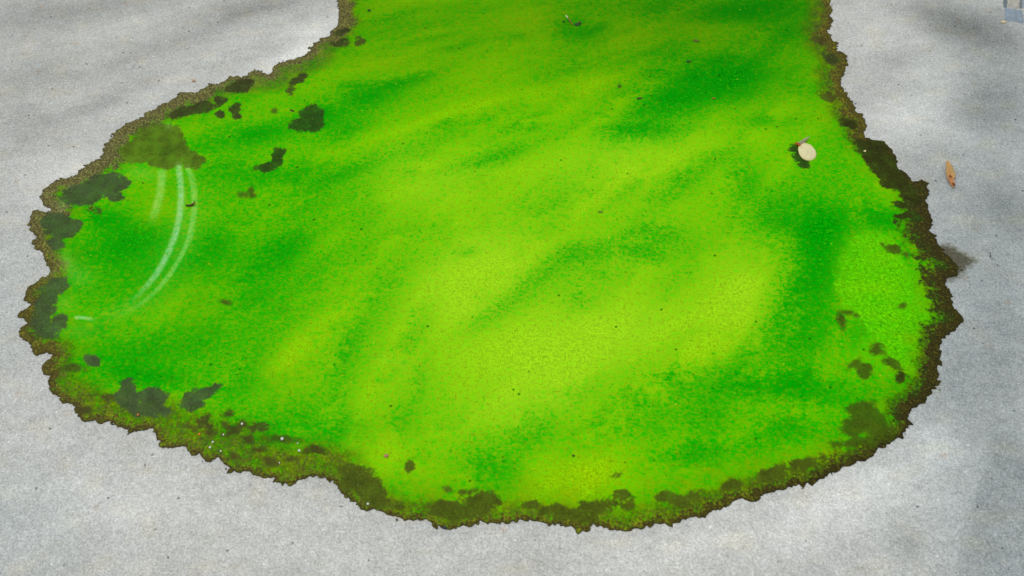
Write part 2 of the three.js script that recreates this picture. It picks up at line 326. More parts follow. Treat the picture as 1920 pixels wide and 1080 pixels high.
bare(MURK, [640, 60, 13, 6, -10], [640, 81, 22, 6, -12]);
bare(DARK, [1161, 162, 3, 3]);
const GRID = 64, near = Array.from({ length: GRID * GRID }, () => []);
patches.forEach((p, n) => { for (const e of p.es) {
  const i0 = Math.floor((e.x - e.reach - PX0) / (PX1 - PX0) * GRID), i1 = Math.floor((e.x + e.reach - PX0) / (PX1 - PX0) * GRID), j0 = Math.floor((e.z - e.reach - PZ0) / (PZ1 - PZ0) * GRID), j1 = Math.floor((e.z + e.reach - PZ0) / (PZ1 - PZ0) * GRID);
  for (let j = Math.max(0, j0); j <= Math.min(GRID - 1, j1); j++) for (let i = Math.max(0, i0); i <= Math.min(GRID - 1, i1); i++) if (!near[j * GRID + i].includes(n)) near[j * GRID + i].push(n);
} });
const hit = { n: -1, d: -1 };
function patchAt(x, z) {
  hit.n = -1; hit.d = -1;
  const i = Math.floor((x - PX0) / (PX1 - PX0) * GRID), j = Math.floor((z - PZ0) / (PZ1 - PZ0) * GRID), c = near[clamp(j, 0, GRID - 1) * GRID + clamp(i, 0, GRID - 1)];
  if (!c || !c.length) return hit;
  const wob = 0.0075 * noise(x * 46 + 4, z * 46) + 0.0045 * (0.4 - Math.abs(noise(x * 95, z * 95 + 8)) * 1.5) + 0.0009 * noise(x * 300, z * 300);
  for (const n of c) {
    let d = -1, sm = 1;
    for (const e of patches[n].es) { const v = (1 - radius(e, x, z)) * e.small; if (v > d) { d = v; sm = e.small; } }
    d += wob * clamp(sm / 0.012, 0.35, 1) * (patches[n].tone === BROWN ? 1.9 : 1);
    if (d > hit.d) { hit.d = d; hit.n = n; }
  }
  return hit;
}

// ---------------------------------------------------------------- pale curved streaks on the left
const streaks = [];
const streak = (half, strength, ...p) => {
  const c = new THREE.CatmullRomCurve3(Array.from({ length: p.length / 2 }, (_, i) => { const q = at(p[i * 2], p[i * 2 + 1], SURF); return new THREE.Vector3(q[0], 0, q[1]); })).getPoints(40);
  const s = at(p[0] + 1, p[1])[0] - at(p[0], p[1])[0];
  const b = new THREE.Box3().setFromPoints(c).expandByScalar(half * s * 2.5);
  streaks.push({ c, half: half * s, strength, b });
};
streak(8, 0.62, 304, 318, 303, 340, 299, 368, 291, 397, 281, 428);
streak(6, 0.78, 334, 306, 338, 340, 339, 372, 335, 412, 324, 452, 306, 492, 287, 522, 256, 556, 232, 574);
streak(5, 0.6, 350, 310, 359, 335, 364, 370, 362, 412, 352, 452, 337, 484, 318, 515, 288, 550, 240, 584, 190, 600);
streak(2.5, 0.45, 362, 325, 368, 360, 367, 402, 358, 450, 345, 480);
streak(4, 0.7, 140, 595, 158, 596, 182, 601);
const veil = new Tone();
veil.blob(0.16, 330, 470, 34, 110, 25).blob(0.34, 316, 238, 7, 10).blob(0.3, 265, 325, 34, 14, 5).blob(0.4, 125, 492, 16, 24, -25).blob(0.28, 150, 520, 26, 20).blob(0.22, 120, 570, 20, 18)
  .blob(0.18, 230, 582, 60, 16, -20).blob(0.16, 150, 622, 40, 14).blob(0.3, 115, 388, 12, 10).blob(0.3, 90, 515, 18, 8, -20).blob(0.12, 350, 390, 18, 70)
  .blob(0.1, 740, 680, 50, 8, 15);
const line = { n: -1, a: 0 };
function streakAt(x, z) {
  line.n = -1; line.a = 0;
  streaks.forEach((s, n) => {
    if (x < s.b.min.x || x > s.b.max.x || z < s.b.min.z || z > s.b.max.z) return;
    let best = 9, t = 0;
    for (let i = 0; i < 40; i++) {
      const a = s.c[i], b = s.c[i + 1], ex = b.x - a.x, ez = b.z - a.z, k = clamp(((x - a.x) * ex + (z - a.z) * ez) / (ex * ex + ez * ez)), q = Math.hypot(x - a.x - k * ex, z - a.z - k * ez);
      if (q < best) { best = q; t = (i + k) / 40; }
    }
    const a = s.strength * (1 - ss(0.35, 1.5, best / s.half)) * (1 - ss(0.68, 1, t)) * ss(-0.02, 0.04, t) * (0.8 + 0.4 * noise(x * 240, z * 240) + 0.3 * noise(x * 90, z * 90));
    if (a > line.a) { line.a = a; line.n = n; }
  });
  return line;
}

// ---------------------------------------------------------------- the green film: areas of deep and bright green
const deep = new Tone();
deep.blob(0.9, 1320, 160, 130, 46, -12).blob(0.35, 1330, 120, 220, 60, 10).blob(0.4, 1230, 250, 120, 30, -10).blob(0.4, 640, 215, 120, 30, -14).blob(0.35, 330, 520, 160, 90, -20).blob(0.3, 1600, 800, 90, 50).blob(0.35, 520, 800, 160, 40).blob(0.5, 1390, 150, 60, 50).blob(0.55, 1240, 200, 70, 26, -10).blob(0.8, 1400, 20, 160, 26, -4).blob(0.5, 1470, 60, 60, 30).blob(0.45, 1180, 10, 140, 20)
  .blob(0.8, 1075, 55, 44, 26).blob(0.5, 1120, 55, 30, 14, -30).blob(0.75, 745, 160, 80, 13, -12).blob(0.5, 690, 190, 60, 14, -15).blob(0.55, 660, 165, 30, 14).blob(0.5, 840, 230, 44, 12, -15)
  .blob(0.45, 740, 30, 60, 10, -15).blob(0.35, 800, 75, 60, 8, -10).blob(0.4, 860, 90, 50, 8, -12).blob(0.35, 970, 72, 30, 8).blob(0.5, 560, 130, 120, 8, -30)
  .blob(0.75, 470, 256, 84, 20, -10).blob(0.6, 600, 215, 40, 24).blob(0.5, 650, 245, 50, 16, -20).blob(0.5, 540, 330, 130, 22, -6).blob(0.45, 420, 320, 50, 20).blob(0.4, 580, 385, 80, 20, -25)
  .blob(0.65, 210, 470, 90, 54, -10).blob(0.5, 270, 440, 60, 30).blob(0.7, 200, 410, 50, 20).blob(0.5, 410, 470, 60, 30, -30).blob(0.65, 530, 480, 60, 36, -30).blob(0.4, 480, 560, 50, 60, -20)
  .blob(0.35, 640, 330, 160, 16, -20).blob(0.35, 890, 300, 140, 16, -16).blob(0.35, 690, 400, 50, 24, -40)
  .blob(0.35, 400, 640, 120, 40).blob(0.5, 240, 660, 110, 40).blob(0.6, 240, 700, 110, 20).blob(0.45, 420, 730, 60, 40).blob(0.55, 300, 715, 60, 20).blob(0.4, 470, 700, 60, 40, -20)
  .blob(0.3, 560, 720, 60, 60, -30).blob(0.2, 650, 690, 20, 80, 10).blob(0.4, 640, 800, 20, 50, 10).blob(0.35, 500, 830, 80, 20).blob(0.4, 600, 810, 60, 20, 10)
  .blob(0.3, 790, 720, 14, 60, 8).blob(0.4, 760, 800, 20, 30).blob(0.55, 935, 890, 46, 36).blob(0.4, 1010, 820, 60, 26, -20).blob(0.3, 1080, 740, 80, 24, -30)
  .blob(0.5, 1080, 472, 56, 24, 6).blob(0.45, 1020, 510, 60, 26, -25).blob(0.55, 1245, 448, 62, 24, -6).blob(0.45, 1220, 480, 60, 14).blob(0.4, 960, 560, 60, 30, -30).blob(0.35, 900, 600, 46, 26, -30)
  .blob(0.35, 1090, 575, 60, 26, -25).blob(0.35, 1170, 360, 80, 14, -30).blob(0.5, 1280, 350, 60, 24, -30).blob(0.6, 1395, 330, 34, 44, 20).blob(0.4, 1330, 300, 70, 20, -20).blob(0.4, 1200, 250, 70, 18)
  .blob(0.4, 1150, 240, 50, 14).blob(0.5, 990, 238, 34, 9, -10).blob(0.4, 930, 300, 60, 14, -15).blob(0.6, 1550, 420, 70, 36).blob(0.85, 1530, 500, 44, 120, 4).blob(0.5, 1640, 400, 40, 30).blob(0.6, 1660, 410, 40, 20, 20)
  .blob(0.55, 1450, 400, 70, 50).blob(0.45, 1500, 640, 70, 60).blob(0.6, 1600, 620, 30, 40).blob(0.9, 1450, 725, 120, 24, -4).blob(0.6, 1560, 740, 80, 24, 6).blob(0.4, 1330, 700, 100, 30, -14).blob(0.5, 1680, 720, 40, 26)
  .blob(0.5, 1480, 800, 70, 26).blob(0.35, 1400, 840, 110, 30, -8).blob(0.4, 1290, 860, 70, 24).blob(0.3, 1230, 790, 80, 30, -30).blob(0.4, 1320, 780, 60, 40)
  .blob(0.35, 1510, 170, 30, 20).blob(0.4, 1440, 230, 70, 14).blob(0.4, 880, 470, 30, 12).blob(0.2, 830, 440, 14, 80, 8).blob(0.45, 1680, 655, 26, 20)
  .blob(-0.35, 890, 520, 90, 40, -35).blob(-0.3, 1150, 630, 260, 70, -12).blob(-0.25, 1150, 290, 200, 60, -12)
  .blob(-0.3, 740, 850, 70, 50, -30).blob(-0.3, 560, 690, 60, 60, -40).blob(-0.35, 1080, 890, 110, 50, -15).blob(-0.25, 860, 380, 160, 60, -25).blob(-0.3, 1390, 560, 80, 110, 14).blob(-0.2, 940, 690, 150, 80, -20);
const warm = new Tone();                                    // yellowish growth
deep.blob(-0.34, 600, 610, 170, 26, -48).blob(-0.3, 470, 640, 120, 20, -48).blob(-0.28, 330, 560, 90, 20, -38).blob(-0.3, 745, 640, 130, 22, -58).blob(0.3, 530, 570, 110, 16, -48).blob(0.26, 665, 640, 110, 16, -56).blob(0.22, 800, 590, 90, 14, -60).blob(-0.25, 640, 430, 160, 20, -34).blob(0.25, 600, 440, 120, 16, -36).blob(-0.2, 760, 240, 220, 18, -16).blob(-0.25, 1000, 180, 200, 22, -12).blob(0.3, 1130, 120, 120, 14, -12).blob(-0.3, 1230, 700, 200, 20, -30).blob(0.22, 1180, 790, 160, 18, -34).blob(-0.3, 1290, 610, 160, 20, -34);
warm.blob(0.45, 900, 70, 340, 70).blob(0.9, 290, 390, 44, 56).blob(0.6, 440, 225, 80, 10, -10).blob(0.7, 360, 250, 40, 16).blob(0.7, 700, 820, 60, 60, -30).blob(0.7, 830, 900, 70, 30).blob(0.8, 1080, 890, 110, 46, -15).blob(0.6, 540, 720, 60, 60, -40)
  .blob(0.8, 1650, 325, 60, 22, 30).blob(0.6, 1560, 230, 60, 40, 20).blob(0.4, 1470, 190, 110, 60).blob(0.5, 380, 570, 90, 60, -30).blob(0.6, 700, 120, 80, 20).blob(0.6, 1000, 40, 60, 40).blob(0.6, 1190, 70, 60, 20).blob(0.4, 820, 140, 160, 40)
  .blob(0.8, 520, 150, 50, 20, -20).blob(0.5, 160, 620, 60, 24).blob(0.5, 1300, 890, 160, 20, -10).blob(0.8, 1310, 60, 30, 60, -50).blob(0.3, 1350, 450, 60, 40).blob(0.5, 430, 160, 60, 12);
const fresh = new Tone();                                   // young growth on the right, a fresh green with a clear margin
fresh.blob(0.9, 1638, 520, 68, 92, -4, 0.08).blob(0.7, 1690, 575, 80, 74, 12, 0.12).blob(0.7, 1710, 645, 46, 56, 0, 0.2).blob(0.4, 1660, 650, 70, 60, 10, 0.4);
const glow = new Tone();                                    // whitish lime heart of the puddle
glow.blob(0.6, 1000, 540, 440, 240, -24).blob(1, 880, 510, 110, 70, -35).blob(0.7, 1120, 640, 260, 80, -12).blob(0.6, 1150, 300, 180, 60, -10).blob(0.6, 820, 340, 120, 50, -25).blob(0.6, 980, 760, 130, 50, -20).blob(0.6, 1390, 540, 70, 100, 14).blob(0.5, 740, 300, 80, 40, -30);
const BRIGHT = [134, 202, 0], GREEN = [54, 174, 0], DEEP = [0, 154, 0], GOLD = [164, 186, 0], LIME = [154, 214, 26];
const FAN = at(1900, -250);                                 // the deep and bright green bands spread out from beyond the far right
function film(x, z, o) {
  const g0 = noise(x * 520, z * 520), g1 = noise(x * 270, z * 290 + 3), g2 = noise(x * 140 - 8, z * 165), g3 = noise(x * 62, z * 84), f = fbm(x * 12, z * 18);
  const fib = noise(x * 90 + g3 * 0.5, z * 250);
  const fx = x - FAN[0], fz = z - FAN[1], ph = Math.atan2(-fx, fz), ro = Math.hypot(fx, fz);
  const pw = ph + g3 * 0.006 + f * 0.02, br = noise(pw * 8 + 4, ro * 1.1), b2 = noise(pw * 18 + 9, ro * 1.7) * 0.55 + noise(pw * 40, ro * 3 + 7) * 0.45 + noise(pw * 85 + 3, ro * 6) * 0.25, hz = noise(x * 5 + 9, z * 26);
  const wx = f * 0.03 + g3 * 0.014 + g2 * 0.01 + g1 * 0.007, wz = b2 * 0.02 + fib * 0.006 + noise(x * 58 + 70, z * 70) * 0.012 + noise(x * 130, z * 150 + 33) * 0.009;
  const D = deep.get(x + wx, z + wz), hg = clamp(glow.get(x, z));
  let t = 0.27 + 0.08 * ss(-0.25, -0.7, x) + 0.05 * ss(0.45, 0.75, x) + D * 0.73 + br * 0.18 + b2 * 0.3 + f * 0.12 + hz * 0.06 * ss(-1.5, -2, z);
  const busy = clamp(0.6 + 1.3 * Math.min(t, 0.9) - 0.95 * t * t, 0.35, 1);             // edges of the deep green are frayed
  t += (g3 * 0.2 + g2 * 0.4 + g1 * 0.5 + fib * 0.25 + g0 * 0.45) * busy;
  t = clamp(t - 0.17 * hg);
  const a = t < 0.5 ? BRIGHT : GREEN, b = t < 0.5 ? GREEN : DEEP, k = t < 0.5 ? t * 2 : t * 2 - 1;
  let r = lerp(a[0], b[0], k), g = lerp(a[1], b[1], k), bl = lerp(a[2], b[2], k);
  const W = warm.get(x + wx, z + wz);
  const w = clamp(W * (0.5 + 0.5 * g2 + 0.5 * g1 + 0.3 * f) + ss(0.2, 0.85, noise(x * 180 + 80, z * 200) + 0.35 * g1) * 0.45) * (1 - 0.4 * ss(0.6, 1, t));
  const w2 = ss(0.25, 0.85, noise(x * 92 + 17, z * 118) + 0.45 * g2 + 0.3 * g1) * 0.42 * (1 - hg * 0.8) * (1 - 0.3 * ss(0.7, 1, t));
  r = lerp(r, 142, w2); g = lerp(g, 176, w2);
  r = lerp(r, GOLD[0], w * 0.62); g = lerp(g, GOLD[1], w * 0.62); bl = lerp(bl, GOLD[2], w * 0.62);
  const h = clamp(glow.get(x + wx, z + wz)) * (1 - t) * 0.9;
  r = lerp(r, LIME[0], h); g = lerp(g, LIME[1], h); bl = lerp(bl, LIME[2], h);
  const y = clamp(fresh.get(x + wx * 0.6, z + wz * 0.6)) * 0.85;
  if (y > 0) { const q = clamp(0.5 + g2 * 0.35 + g1 * 0.25 + f * 0.5); r = lerp(r, lerp(60, 118, q), y); g = lerp(g, lerp(188, 204, q), y); bl = lerp(bl, 2, y); }
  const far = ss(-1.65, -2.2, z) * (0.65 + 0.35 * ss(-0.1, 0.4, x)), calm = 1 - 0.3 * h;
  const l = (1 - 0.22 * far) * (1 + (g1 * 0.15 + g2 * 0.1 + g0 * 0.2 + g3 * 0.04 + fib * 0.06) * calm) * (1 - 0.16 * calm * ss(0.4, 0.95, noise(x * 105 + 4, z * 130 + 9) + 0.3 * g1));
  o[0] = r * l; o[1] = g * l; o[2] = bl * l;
  const s = spots(x * 21, z * 21), dot = hash(Math.floor(s[1] * 997), 5);
  if (s[1] > 0.9) { const q = ss(0.03 + 0.06 * dot, 0.01, s[0]) * 0.7; o[0] *= 1 - q; o[1] *= 1 - q * 0.7; o[2] *= 1 - q; }
  else if (s[1] < 0.08) { const q = ss(0.03 + 0.04 * dot, 0.01, s[0]) * 0.7; o[0] = lerp(o[0], 215, q); o[1] = lerp(o[1], 205, q); o[2] = lerp(o[2], 40, q); }
}
const mottle = [0, 0, 0], zone = { film: 0, d: 0 };
// how much film covers the wet slab at (x, z): 0 in the rim, speckled in the mossy zone, 1 inside
function cover(x, z, d) {
  const rim = sheet(RIM, x, z), moss = sheet(MOSS, x, z), n = fbm(x * 34, z * 34) * 0.9 + noise(x * 90, z * 90 + 5) * 0.35, gr = noise(x * 300, z * 300) * 0.5 + noise(x * 170, z * 170 + 20) * 0.5;
  const inner = d - rim * (0.85 + 1.0 * n);
  return clamp(ss(-0.006, 0.008, inner + gr * 0.012) * lerp(clamp(0.5 + 0.45 * n + gr * 0.45), 1, ss(moss * 0.5, moss * 1.4 + 0.006, inner + n * 0.01)) + 0.3 * ss(0.15, 0.7, gr + n * 0.4) * ss(0, rim, d));
}
function puddle(x, z, o) {
  const d = shoreAt(x, z);
  if (d < -0.012) { o[0] = 70; o[1] = 66; o[2] = 30; return; }
  film(x, z, o);
  const g1 = noise(x * 390 + 7, z * 390), g2 = noise(x * 210, z * 200 + 61), west = ss(-0.15, -0.55, x) * ss(-1.15, -1.5, z);
  const c = d > 0.17 ? 1 : cover(x, z, d);
  if (d < 0.12) {
    const east = ss(0.1, 0.7, x) * ss(-1.75, -1.6, z);
    const south = ss(-1.0, -0.86, z) * ss(-0.25, 0, x); let r = lerp(76, 50, east) + west * 18, g = lerp(70, 46, east) + west * 20, b = lerp(22, 12, east) + west * 28;
    const e = 1 + (g1 * 0.26 + g2 * 0.26) * (1 + west * 0.5);
    r *= e; g *= e; b *= e;
    const mb = fbm(x * 22 + 60, z * 26), mo = ss(-0.2, 0.7, fbm(x * 48 + 5, z * 48) + 0.25 * g2) * (1 - east * 0.72) * (1 + south * 0.5) * ss(0.0, 0.008, d);     // moss between the grains
    const slime = ss(0.012, 0.05, d + mb * 0.03) * (0.35 + 0.4 * east) * clamp(0.6 + mb); r = lerp(r, 34, slime); g = lerp(g, 72, slime); b = lerp(b, 2, slime);
    const fleck = clamp(ss(0.3, 0.85, noise(x * 270 + 11, z * 270) + g2 * 0.35) * (0.4 + west * 0.25) + mo * (0.5 + 0.45 * g2 + 0.3 * g1));
    r = lerp(r, 138, fleck); g = lerp(g, 142, fleck); b = lerp(b, 20 + west * 56, fleck);
    const dim = (1 - ss(0.02, 0.095, d + mb * 0.03)) * (0.75 + 0.25 * g2);                                               // thin film over the wet slab is duller
    const gm = clamp(0.5 + mb * 1.3), fr = lerp(o[0], lerp(128, 52, gm), dim * 0.6), fg = lerp(o[1], lerp(142, 136, gm), dim * 0.6), fb = lerp(o[2], 2, dim * 0.6);
    o[0] = lerp(r, fr, c); o[1] = lerp(g, fg, c); o[2] = lerp(b, fb, c);
  }
  const rimDark = 1 - (0.16 + g2 * 0.2) * ss(0.005, 0.0, d + g1 * 0.002); o[0] *= rimDark; o[1] *= rimDark; o[2] *= rimDark;
  const p = patchAt(x, z);
  if (p.n >= 0 && p.d > -0.004) {
    const t = patches[p.n].tone, m0 = Math.min(0.4, fbm(x * 38 + 50, z * 38)), soft = t === DIM || t === BROWN ? 0.005 : 0.0032, tuft = ss(0.25, 0.75, fbm(x * 52 + 31, z * 52) + 0.3 * g2) * ss(0.016, 0.0, p.d) * 0.85, k = (1 - tuft) * ss(-soft, soft, p.d + g1 * 0.002 + g2 * 0.0016) * (t === BROWN ? 0.78 + g2 * 0.25 : t === DIM ? 0.84 + m0 * 0.2 : 0.92 + m0 * 0.16);
    const m = fbm(x * 30 + 9, z * 30), mm = t === LICHEN ? 0.4 : 0.24, lift = 1 + m * mm + g2 * 0.13 + g1 * 0.12, gn = t === LICHEN || t === INK ? clamp(0.1 + m * 0.6 + g2 * 0.2) : clamp(0.04 + m * 0.5 + g2 * 0.12);
    o[0] = lerp(o[0], lerp(t[0] * lift, 60, gn * 0.5), k); o[1] = lerp(o[1], lerp(t[1] * lift, 112, gn * 0.6), k); o[2] = lerp(o[2], t[2] * lift, k);
    const sp = spots(x * 90, z * 90); if (sp[1] > 0.95) { const q = ss(0.16, 0.06, sp[0]) * 0.5 * k; o[0] = lerp(o[0], 150, q); o[1] = lerp(o[1], 160, q); o[2] = lerp(o[2], 130, q); }
  }
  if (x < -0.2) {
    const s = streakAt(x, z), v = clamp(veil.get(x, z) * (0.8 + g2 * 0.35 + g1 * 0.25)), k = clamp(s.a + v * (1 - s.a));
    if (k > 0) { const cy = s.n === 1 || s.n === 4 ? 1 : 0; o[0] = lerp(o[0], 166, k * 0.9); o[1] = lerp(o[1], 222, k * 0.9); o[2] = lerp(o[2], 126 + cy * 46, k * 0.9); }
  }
}
const puddleMap = colourMap(2048, 2048, PX0, PX1, PZ0, PZ1, puddle);
const filmBump = grit.clone(); filmBump.repeat.set((PX1 - PX0) / 0.9, (PZ1 - PZ0) / 0.9); filmBump.needsUpdate = true;
const wet = (rough, spec, bump) => new THREE.MeshPhysicalMaterial({ map: puddleMap, roughness: rough, specularIntensity: spec, bumpMap: filmBump, bumpScale: bump });
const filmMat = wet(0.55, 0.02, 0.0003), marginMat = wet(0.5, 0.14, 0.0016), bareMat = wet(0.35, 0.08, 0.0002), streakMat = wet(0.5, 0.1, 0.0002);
{
  const thing = new THREE.Group(); thing.name = 'puddle'; scene.add(thing);
  thing.userData = { label: 'vivid green algae covered puddle with a ragged dark wet rim on grey concrete', category: 'puddle' };
  const bins = new Map(), bin = (k) => { if (!bins.has(k)) bins.set(k, []); return bins.get(k); };
  const V = new Float32Array(NX * NZ);
  for (let j = 0; j < NZ; j++) for (let i = 0; i < NX; i++) V[j * NX + i] = shoreAt(PX0 + i * CELL, PZ0 + j * CELL);
  for (let j = 0; j < NZ - 1; j++) for (let i = 0; i < NX - 1; i++) {
    const k = j * NX + i, q = [V[k], V[k + NX], V[k + NX + 1], V[k + 1]], c = [[0, 0], [0, 1], [1, 1], [1, 0]];   // counter-clockwise seen from above
    if (q[0] <= 0 && q[1] <= 0 && q[2] <= 0 && q[3] <= 0) continue;
    const poly = [];
    for (let a = 0; a < 4; a++) {
      const b = (a + 1) % 4;
      if (q[a] > 0) poly.push([c[a][0], c[a][1], 0]);
      if ((q[a] > 0) !== (q[b] > 0)) { const t = q[a] / (q[a] - q[b]); poly.push([lerp(c[a][0], c[b][0], t), lerp(c[a][1], c[b][1], t), q[a] > 0 ? 1 : 2]); }   // 1 leaves the puddle, 2 enters
    }
    const x = PX0 + (i + 0.5) * CELL, z = PZ0 + (j + 0.5) * CELL, d = (q[0] + q[1] + q[2] + q[3]) / 4;
    let key = 'film';
    const p = patchAt(x, z);
    if (p.n >= 0 && p.d > 0) key = 'bare' + p.n;
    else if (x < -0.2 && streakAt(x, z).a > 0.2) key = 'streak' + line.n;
    else if (d < 0.17 && (d < sheet(RIM, x, z) * 0.6 || cover(x, z, d) < 0.45)) key = 'margin';
    const out = bin(key), put = (v, y) => { out.push(PX0 + (i + v[0]) * CELL, y, PZ0 + (j + v[1]) * CELL); };
    for (let n = 1; n < poly.length - 1; n++) { put(poly[0], SURF); put(poly[n], SURF); put(poly[n + 1], SURF); }
    for (let n = 0; n < poly.length; n++) if (poly[n][2] === 1) { const a = poly[n], b = poly[(n + 1) % poly.length]; if (b[2] === 2) { put(a, SURF); put(a, -0.0005); put(b, SURF); put(b, SURF); put(a, -0.0005); put(b, -0.0005); } }
  }
  const order = [...bins.keys()].sort();
  const count = {};
  for (const key of order) {
    const kind = key.replace(/\d+$/, ''), name = { film: 'algae_film', margin: 'wet_rim', bare: 'bare_patch', streak: 'pale_streak' }[kind], P = bins.get(key), n = P.length / 3;
    if (n < 12) continue;
    const g = new THREE.BufferGeometry(), pos = new Float32Array(P), uv = new Float32Array(n * 2), nor = new Float32Array(n * 3);
    for (let v = 0; v < n; v++) { uv[v * 2] = (pos[v * 3] - PX0) / (PX1 - PX0); uv[v * 2 + 1] = (pos[v * 3 + 2] - PZ0) / (PZ1 - PZ0); nor[v * 3 + 1] = 1; }
    g.setAttribute('position', new THREE.BufferAttribute(pos, 3)); g.setAttribute('normal', new THREE.BufferAttribute(nor, 3)); g.setAttribute('uv', new THREE.BufferAttribute(uv, 2));
    const m = new THREE.Mesh(g, { film: filmMat, margin: marginMat, bare: bareMat, streak: streakMat }[kind]);
    count[name] = (count[name] ?? -1) + 1; m.name = count[name] ? name + '_' + String(count[name]).padStart(3, '0') : name;
    m.castShadow = m.receiveShadow = true;
    if (kind === 'margin') m.userData.label = 'dark brown wet rim along the edge of the puddle';
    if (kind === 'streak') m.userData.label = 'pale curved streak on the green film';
    thing.add(m);
  }
}

// ---------------------------------------------------------------- small things: flakes, twigs, stones
const used = {};
const numbered = (n) => { used[n] = (used[n] ?? -1) + 1; return used[n] ? n + '_' + String(used[n]).padStart(3, '0') : n; };
function thing(name, label, category, px, py, h, turn = 0, group) {
  const o = new THREE.Group(), p = at(px, py, h); o.name = numbered(name); o.position.set(p[0], h, p[1]); o.rotation.y = turn;
  o.userData = { label, category }; if (group) o.userData.group = group;
  scene.add(o); return o;
}
const mpp = (px, py) => at(px + 1, py)[0] - at(px, py)[0];               // metres across per view pixel there
const tinted = (rough = 0.8, extra = {}) => new THREE.MeshPhysicalMaterial({ vertexColors: true, roughness: rough, specularIntensity: 0.5, side: THREE.DoubleSide, ...extra });
// a leaf-like flake: outline(angle) -> radius factor, lift(u, v) -> height, paint(u, v) -> colour as seen
function flake(name, parent, mat, rx, rz, thick, outline, lift, paint, rings = 14, segs = 56) {
  const P = [], C = [], I = [], put = (u, v, y) => { P.push(u * rx, y, v * rz); const c = seen(...paint(u, v)); C.push(c.r, c.g, c.b); };
  for (const side of [1, 0]) for (let r = 0; r <= rings; r++) for (let s = 0; s < segs; s++) {
    const a = s / segs * 2 * Math.PI, f = outline(a) * (r / rings), u = Math.cos(a) * f, v = Math.sin(a) * f;
    put(u, v, lift(u, v) + side * thick * (1 - 0.6 * (r / rings) ** 6));
  }
  const at2 = (side, r, s) => (side ? 0 : (rings + 1) * segs) + r * segs + s % segs;
  for (const side of [1, 0]) for (let r = 0; r < rings; r++) for (let s = 0; s < segs; s++) {
    const a = at2(side, r, s), b = at2(side, r, s + 1), c = at2(side, r + 1, s + 1), d = at2(side, r + 1, s);
    if (side) I.push(a, b, c, a, c, d); else I.push(a, c, b, a, d, c);
  }
  for (let s = 0; s < segs; s++) { const a = at2(1, rings, s), b = at2(1, rings, s + 1), c = at2(0, rings, s + 1), d = at2(0, rings, s); I.push(a, b, c, a, c, d); }
  const g = new THREE.BufferGeometry(); g.setAttribute('position', new THREE.Float32BufferAttribute(P, 3)); g.setAttribute('color', new THREE.Float32BufferAttribute(C, 3)); g.setIndex(I); g.computeVertexNormals();
  const m = new THREE.Mesh(g, mat); m.name = name; m.castShadow = m.receiveShadow = true; parent.add(m); return m;
}
// a twig: points [x, y, z, radius], rough bark, colour by place
function stick(name, parent, mat, pts, paint, bark = 0.2, segs = 12) {
  const curve = new THREE.CatmullRomCurve3(pts.map((p) => new THREE.Vector3(p[0], p[1], p[2]))), N = 36, fr = curve.computeFrenetFrames(N), P = [], C = [], I = [];
  for (let i = 0; i <= N; i++) {
    const t = i / N, c = curve.getPoint(t), k = t * (pts.length - 1), a = Math.min(pts.length - 2, Math.floor(k)), r0 = lerp(pts[a][3], pts[a + 1][3], k - a);
    for (let s = 0; s < segs; s++) {
      const th = s / segs * 6.2831853, r = r0 * (1 + bark * noise(s * 1.7 + 3, t * 9 + pts[0][0] * 99)) * (i === 0 || i === N ? 0.55 : 1);
      P.push(...c.clone().addScaledVector(fr.normals[i], Math.cos(th) * r).addScaledVector(fr.binormals[i], Math.sin(th) * r).toArray());
      const q = seen(...paint(t, s)); C.push(q.r, q.g, q.b);
    }
  }
  for (let i = 0; i < N; i++) for (let s = 0; s < segs; s++) { const a = i * segs + s, b = i * segs + (s + 1) % segs; I.push(a, b, a + segs, b, b + segs, a + segs); }
  for (const [end, flip] of [[0, 0], [N, 1]]) { const c = curve.getPoint(end / N), n = P.length / 3; P.push(c.x, c.y, c.z); const q = seen(...paint(end / N, 0)); C.push(q.r, q.g, q.b); for (let s = 0; s < segs; s++) { const a = end * segs + s, b = end * segs + (s + 1) % segs; flip ? I.push(n, a, b) : I.push(n, b, a); } }
  const g = new THREE.BufferGeometry(); g.setAttribute('position', new THREE.Float32BufferAttribute(P, 3)); g.setAttribute('color', new THREE.Float32BufferAttribute(C, 3)); g.setIndex(I); g.computeVertexNormals();
  const m = new THREE.Mesh(g, mat); m.name = name; m.castShadow = m.receiveShadow = true; parent.add(m); return m;
}
function stone(name, parent, mat, rx, ry, rz, paint, k = 1) {
  const g = new THREE.IcosahedronGeometry(1, 4), p = g.attributes.position, C = [];
  for (let i = 0; i < p.count; i++) {
    const x = p.getX(i), y = p.getY(i), z = p.getZ(i), r = 1 + 0.22 * noise(x * 1.3 + k * 7.1, z * 1.3 + y * 1.1) + 0.07 * noise(x * 4 + k, z * 4 - y * 3);
    p.setXYZ(i, x * rx * r, Math.max(y, -0.6) * ry * r, z * rz * r);
    const c = seen(...paint(x, y, z)); C.push(c.r, c.g, c.b);
  }
  g.setAttribute('color', new THREE.Float32BufferAttribute(C, 3)); g.computeVertexNormals();
  const m = new THREE.Mesh(g, mat); m.name = name; m.position.y = ry * 0.5; m.castShadow = m.receiveShadow = true; if (parent) parent.add(m); return m;
}
const shade = (c, k) => [c[0] * k, c[1] * k, c[2] * k];

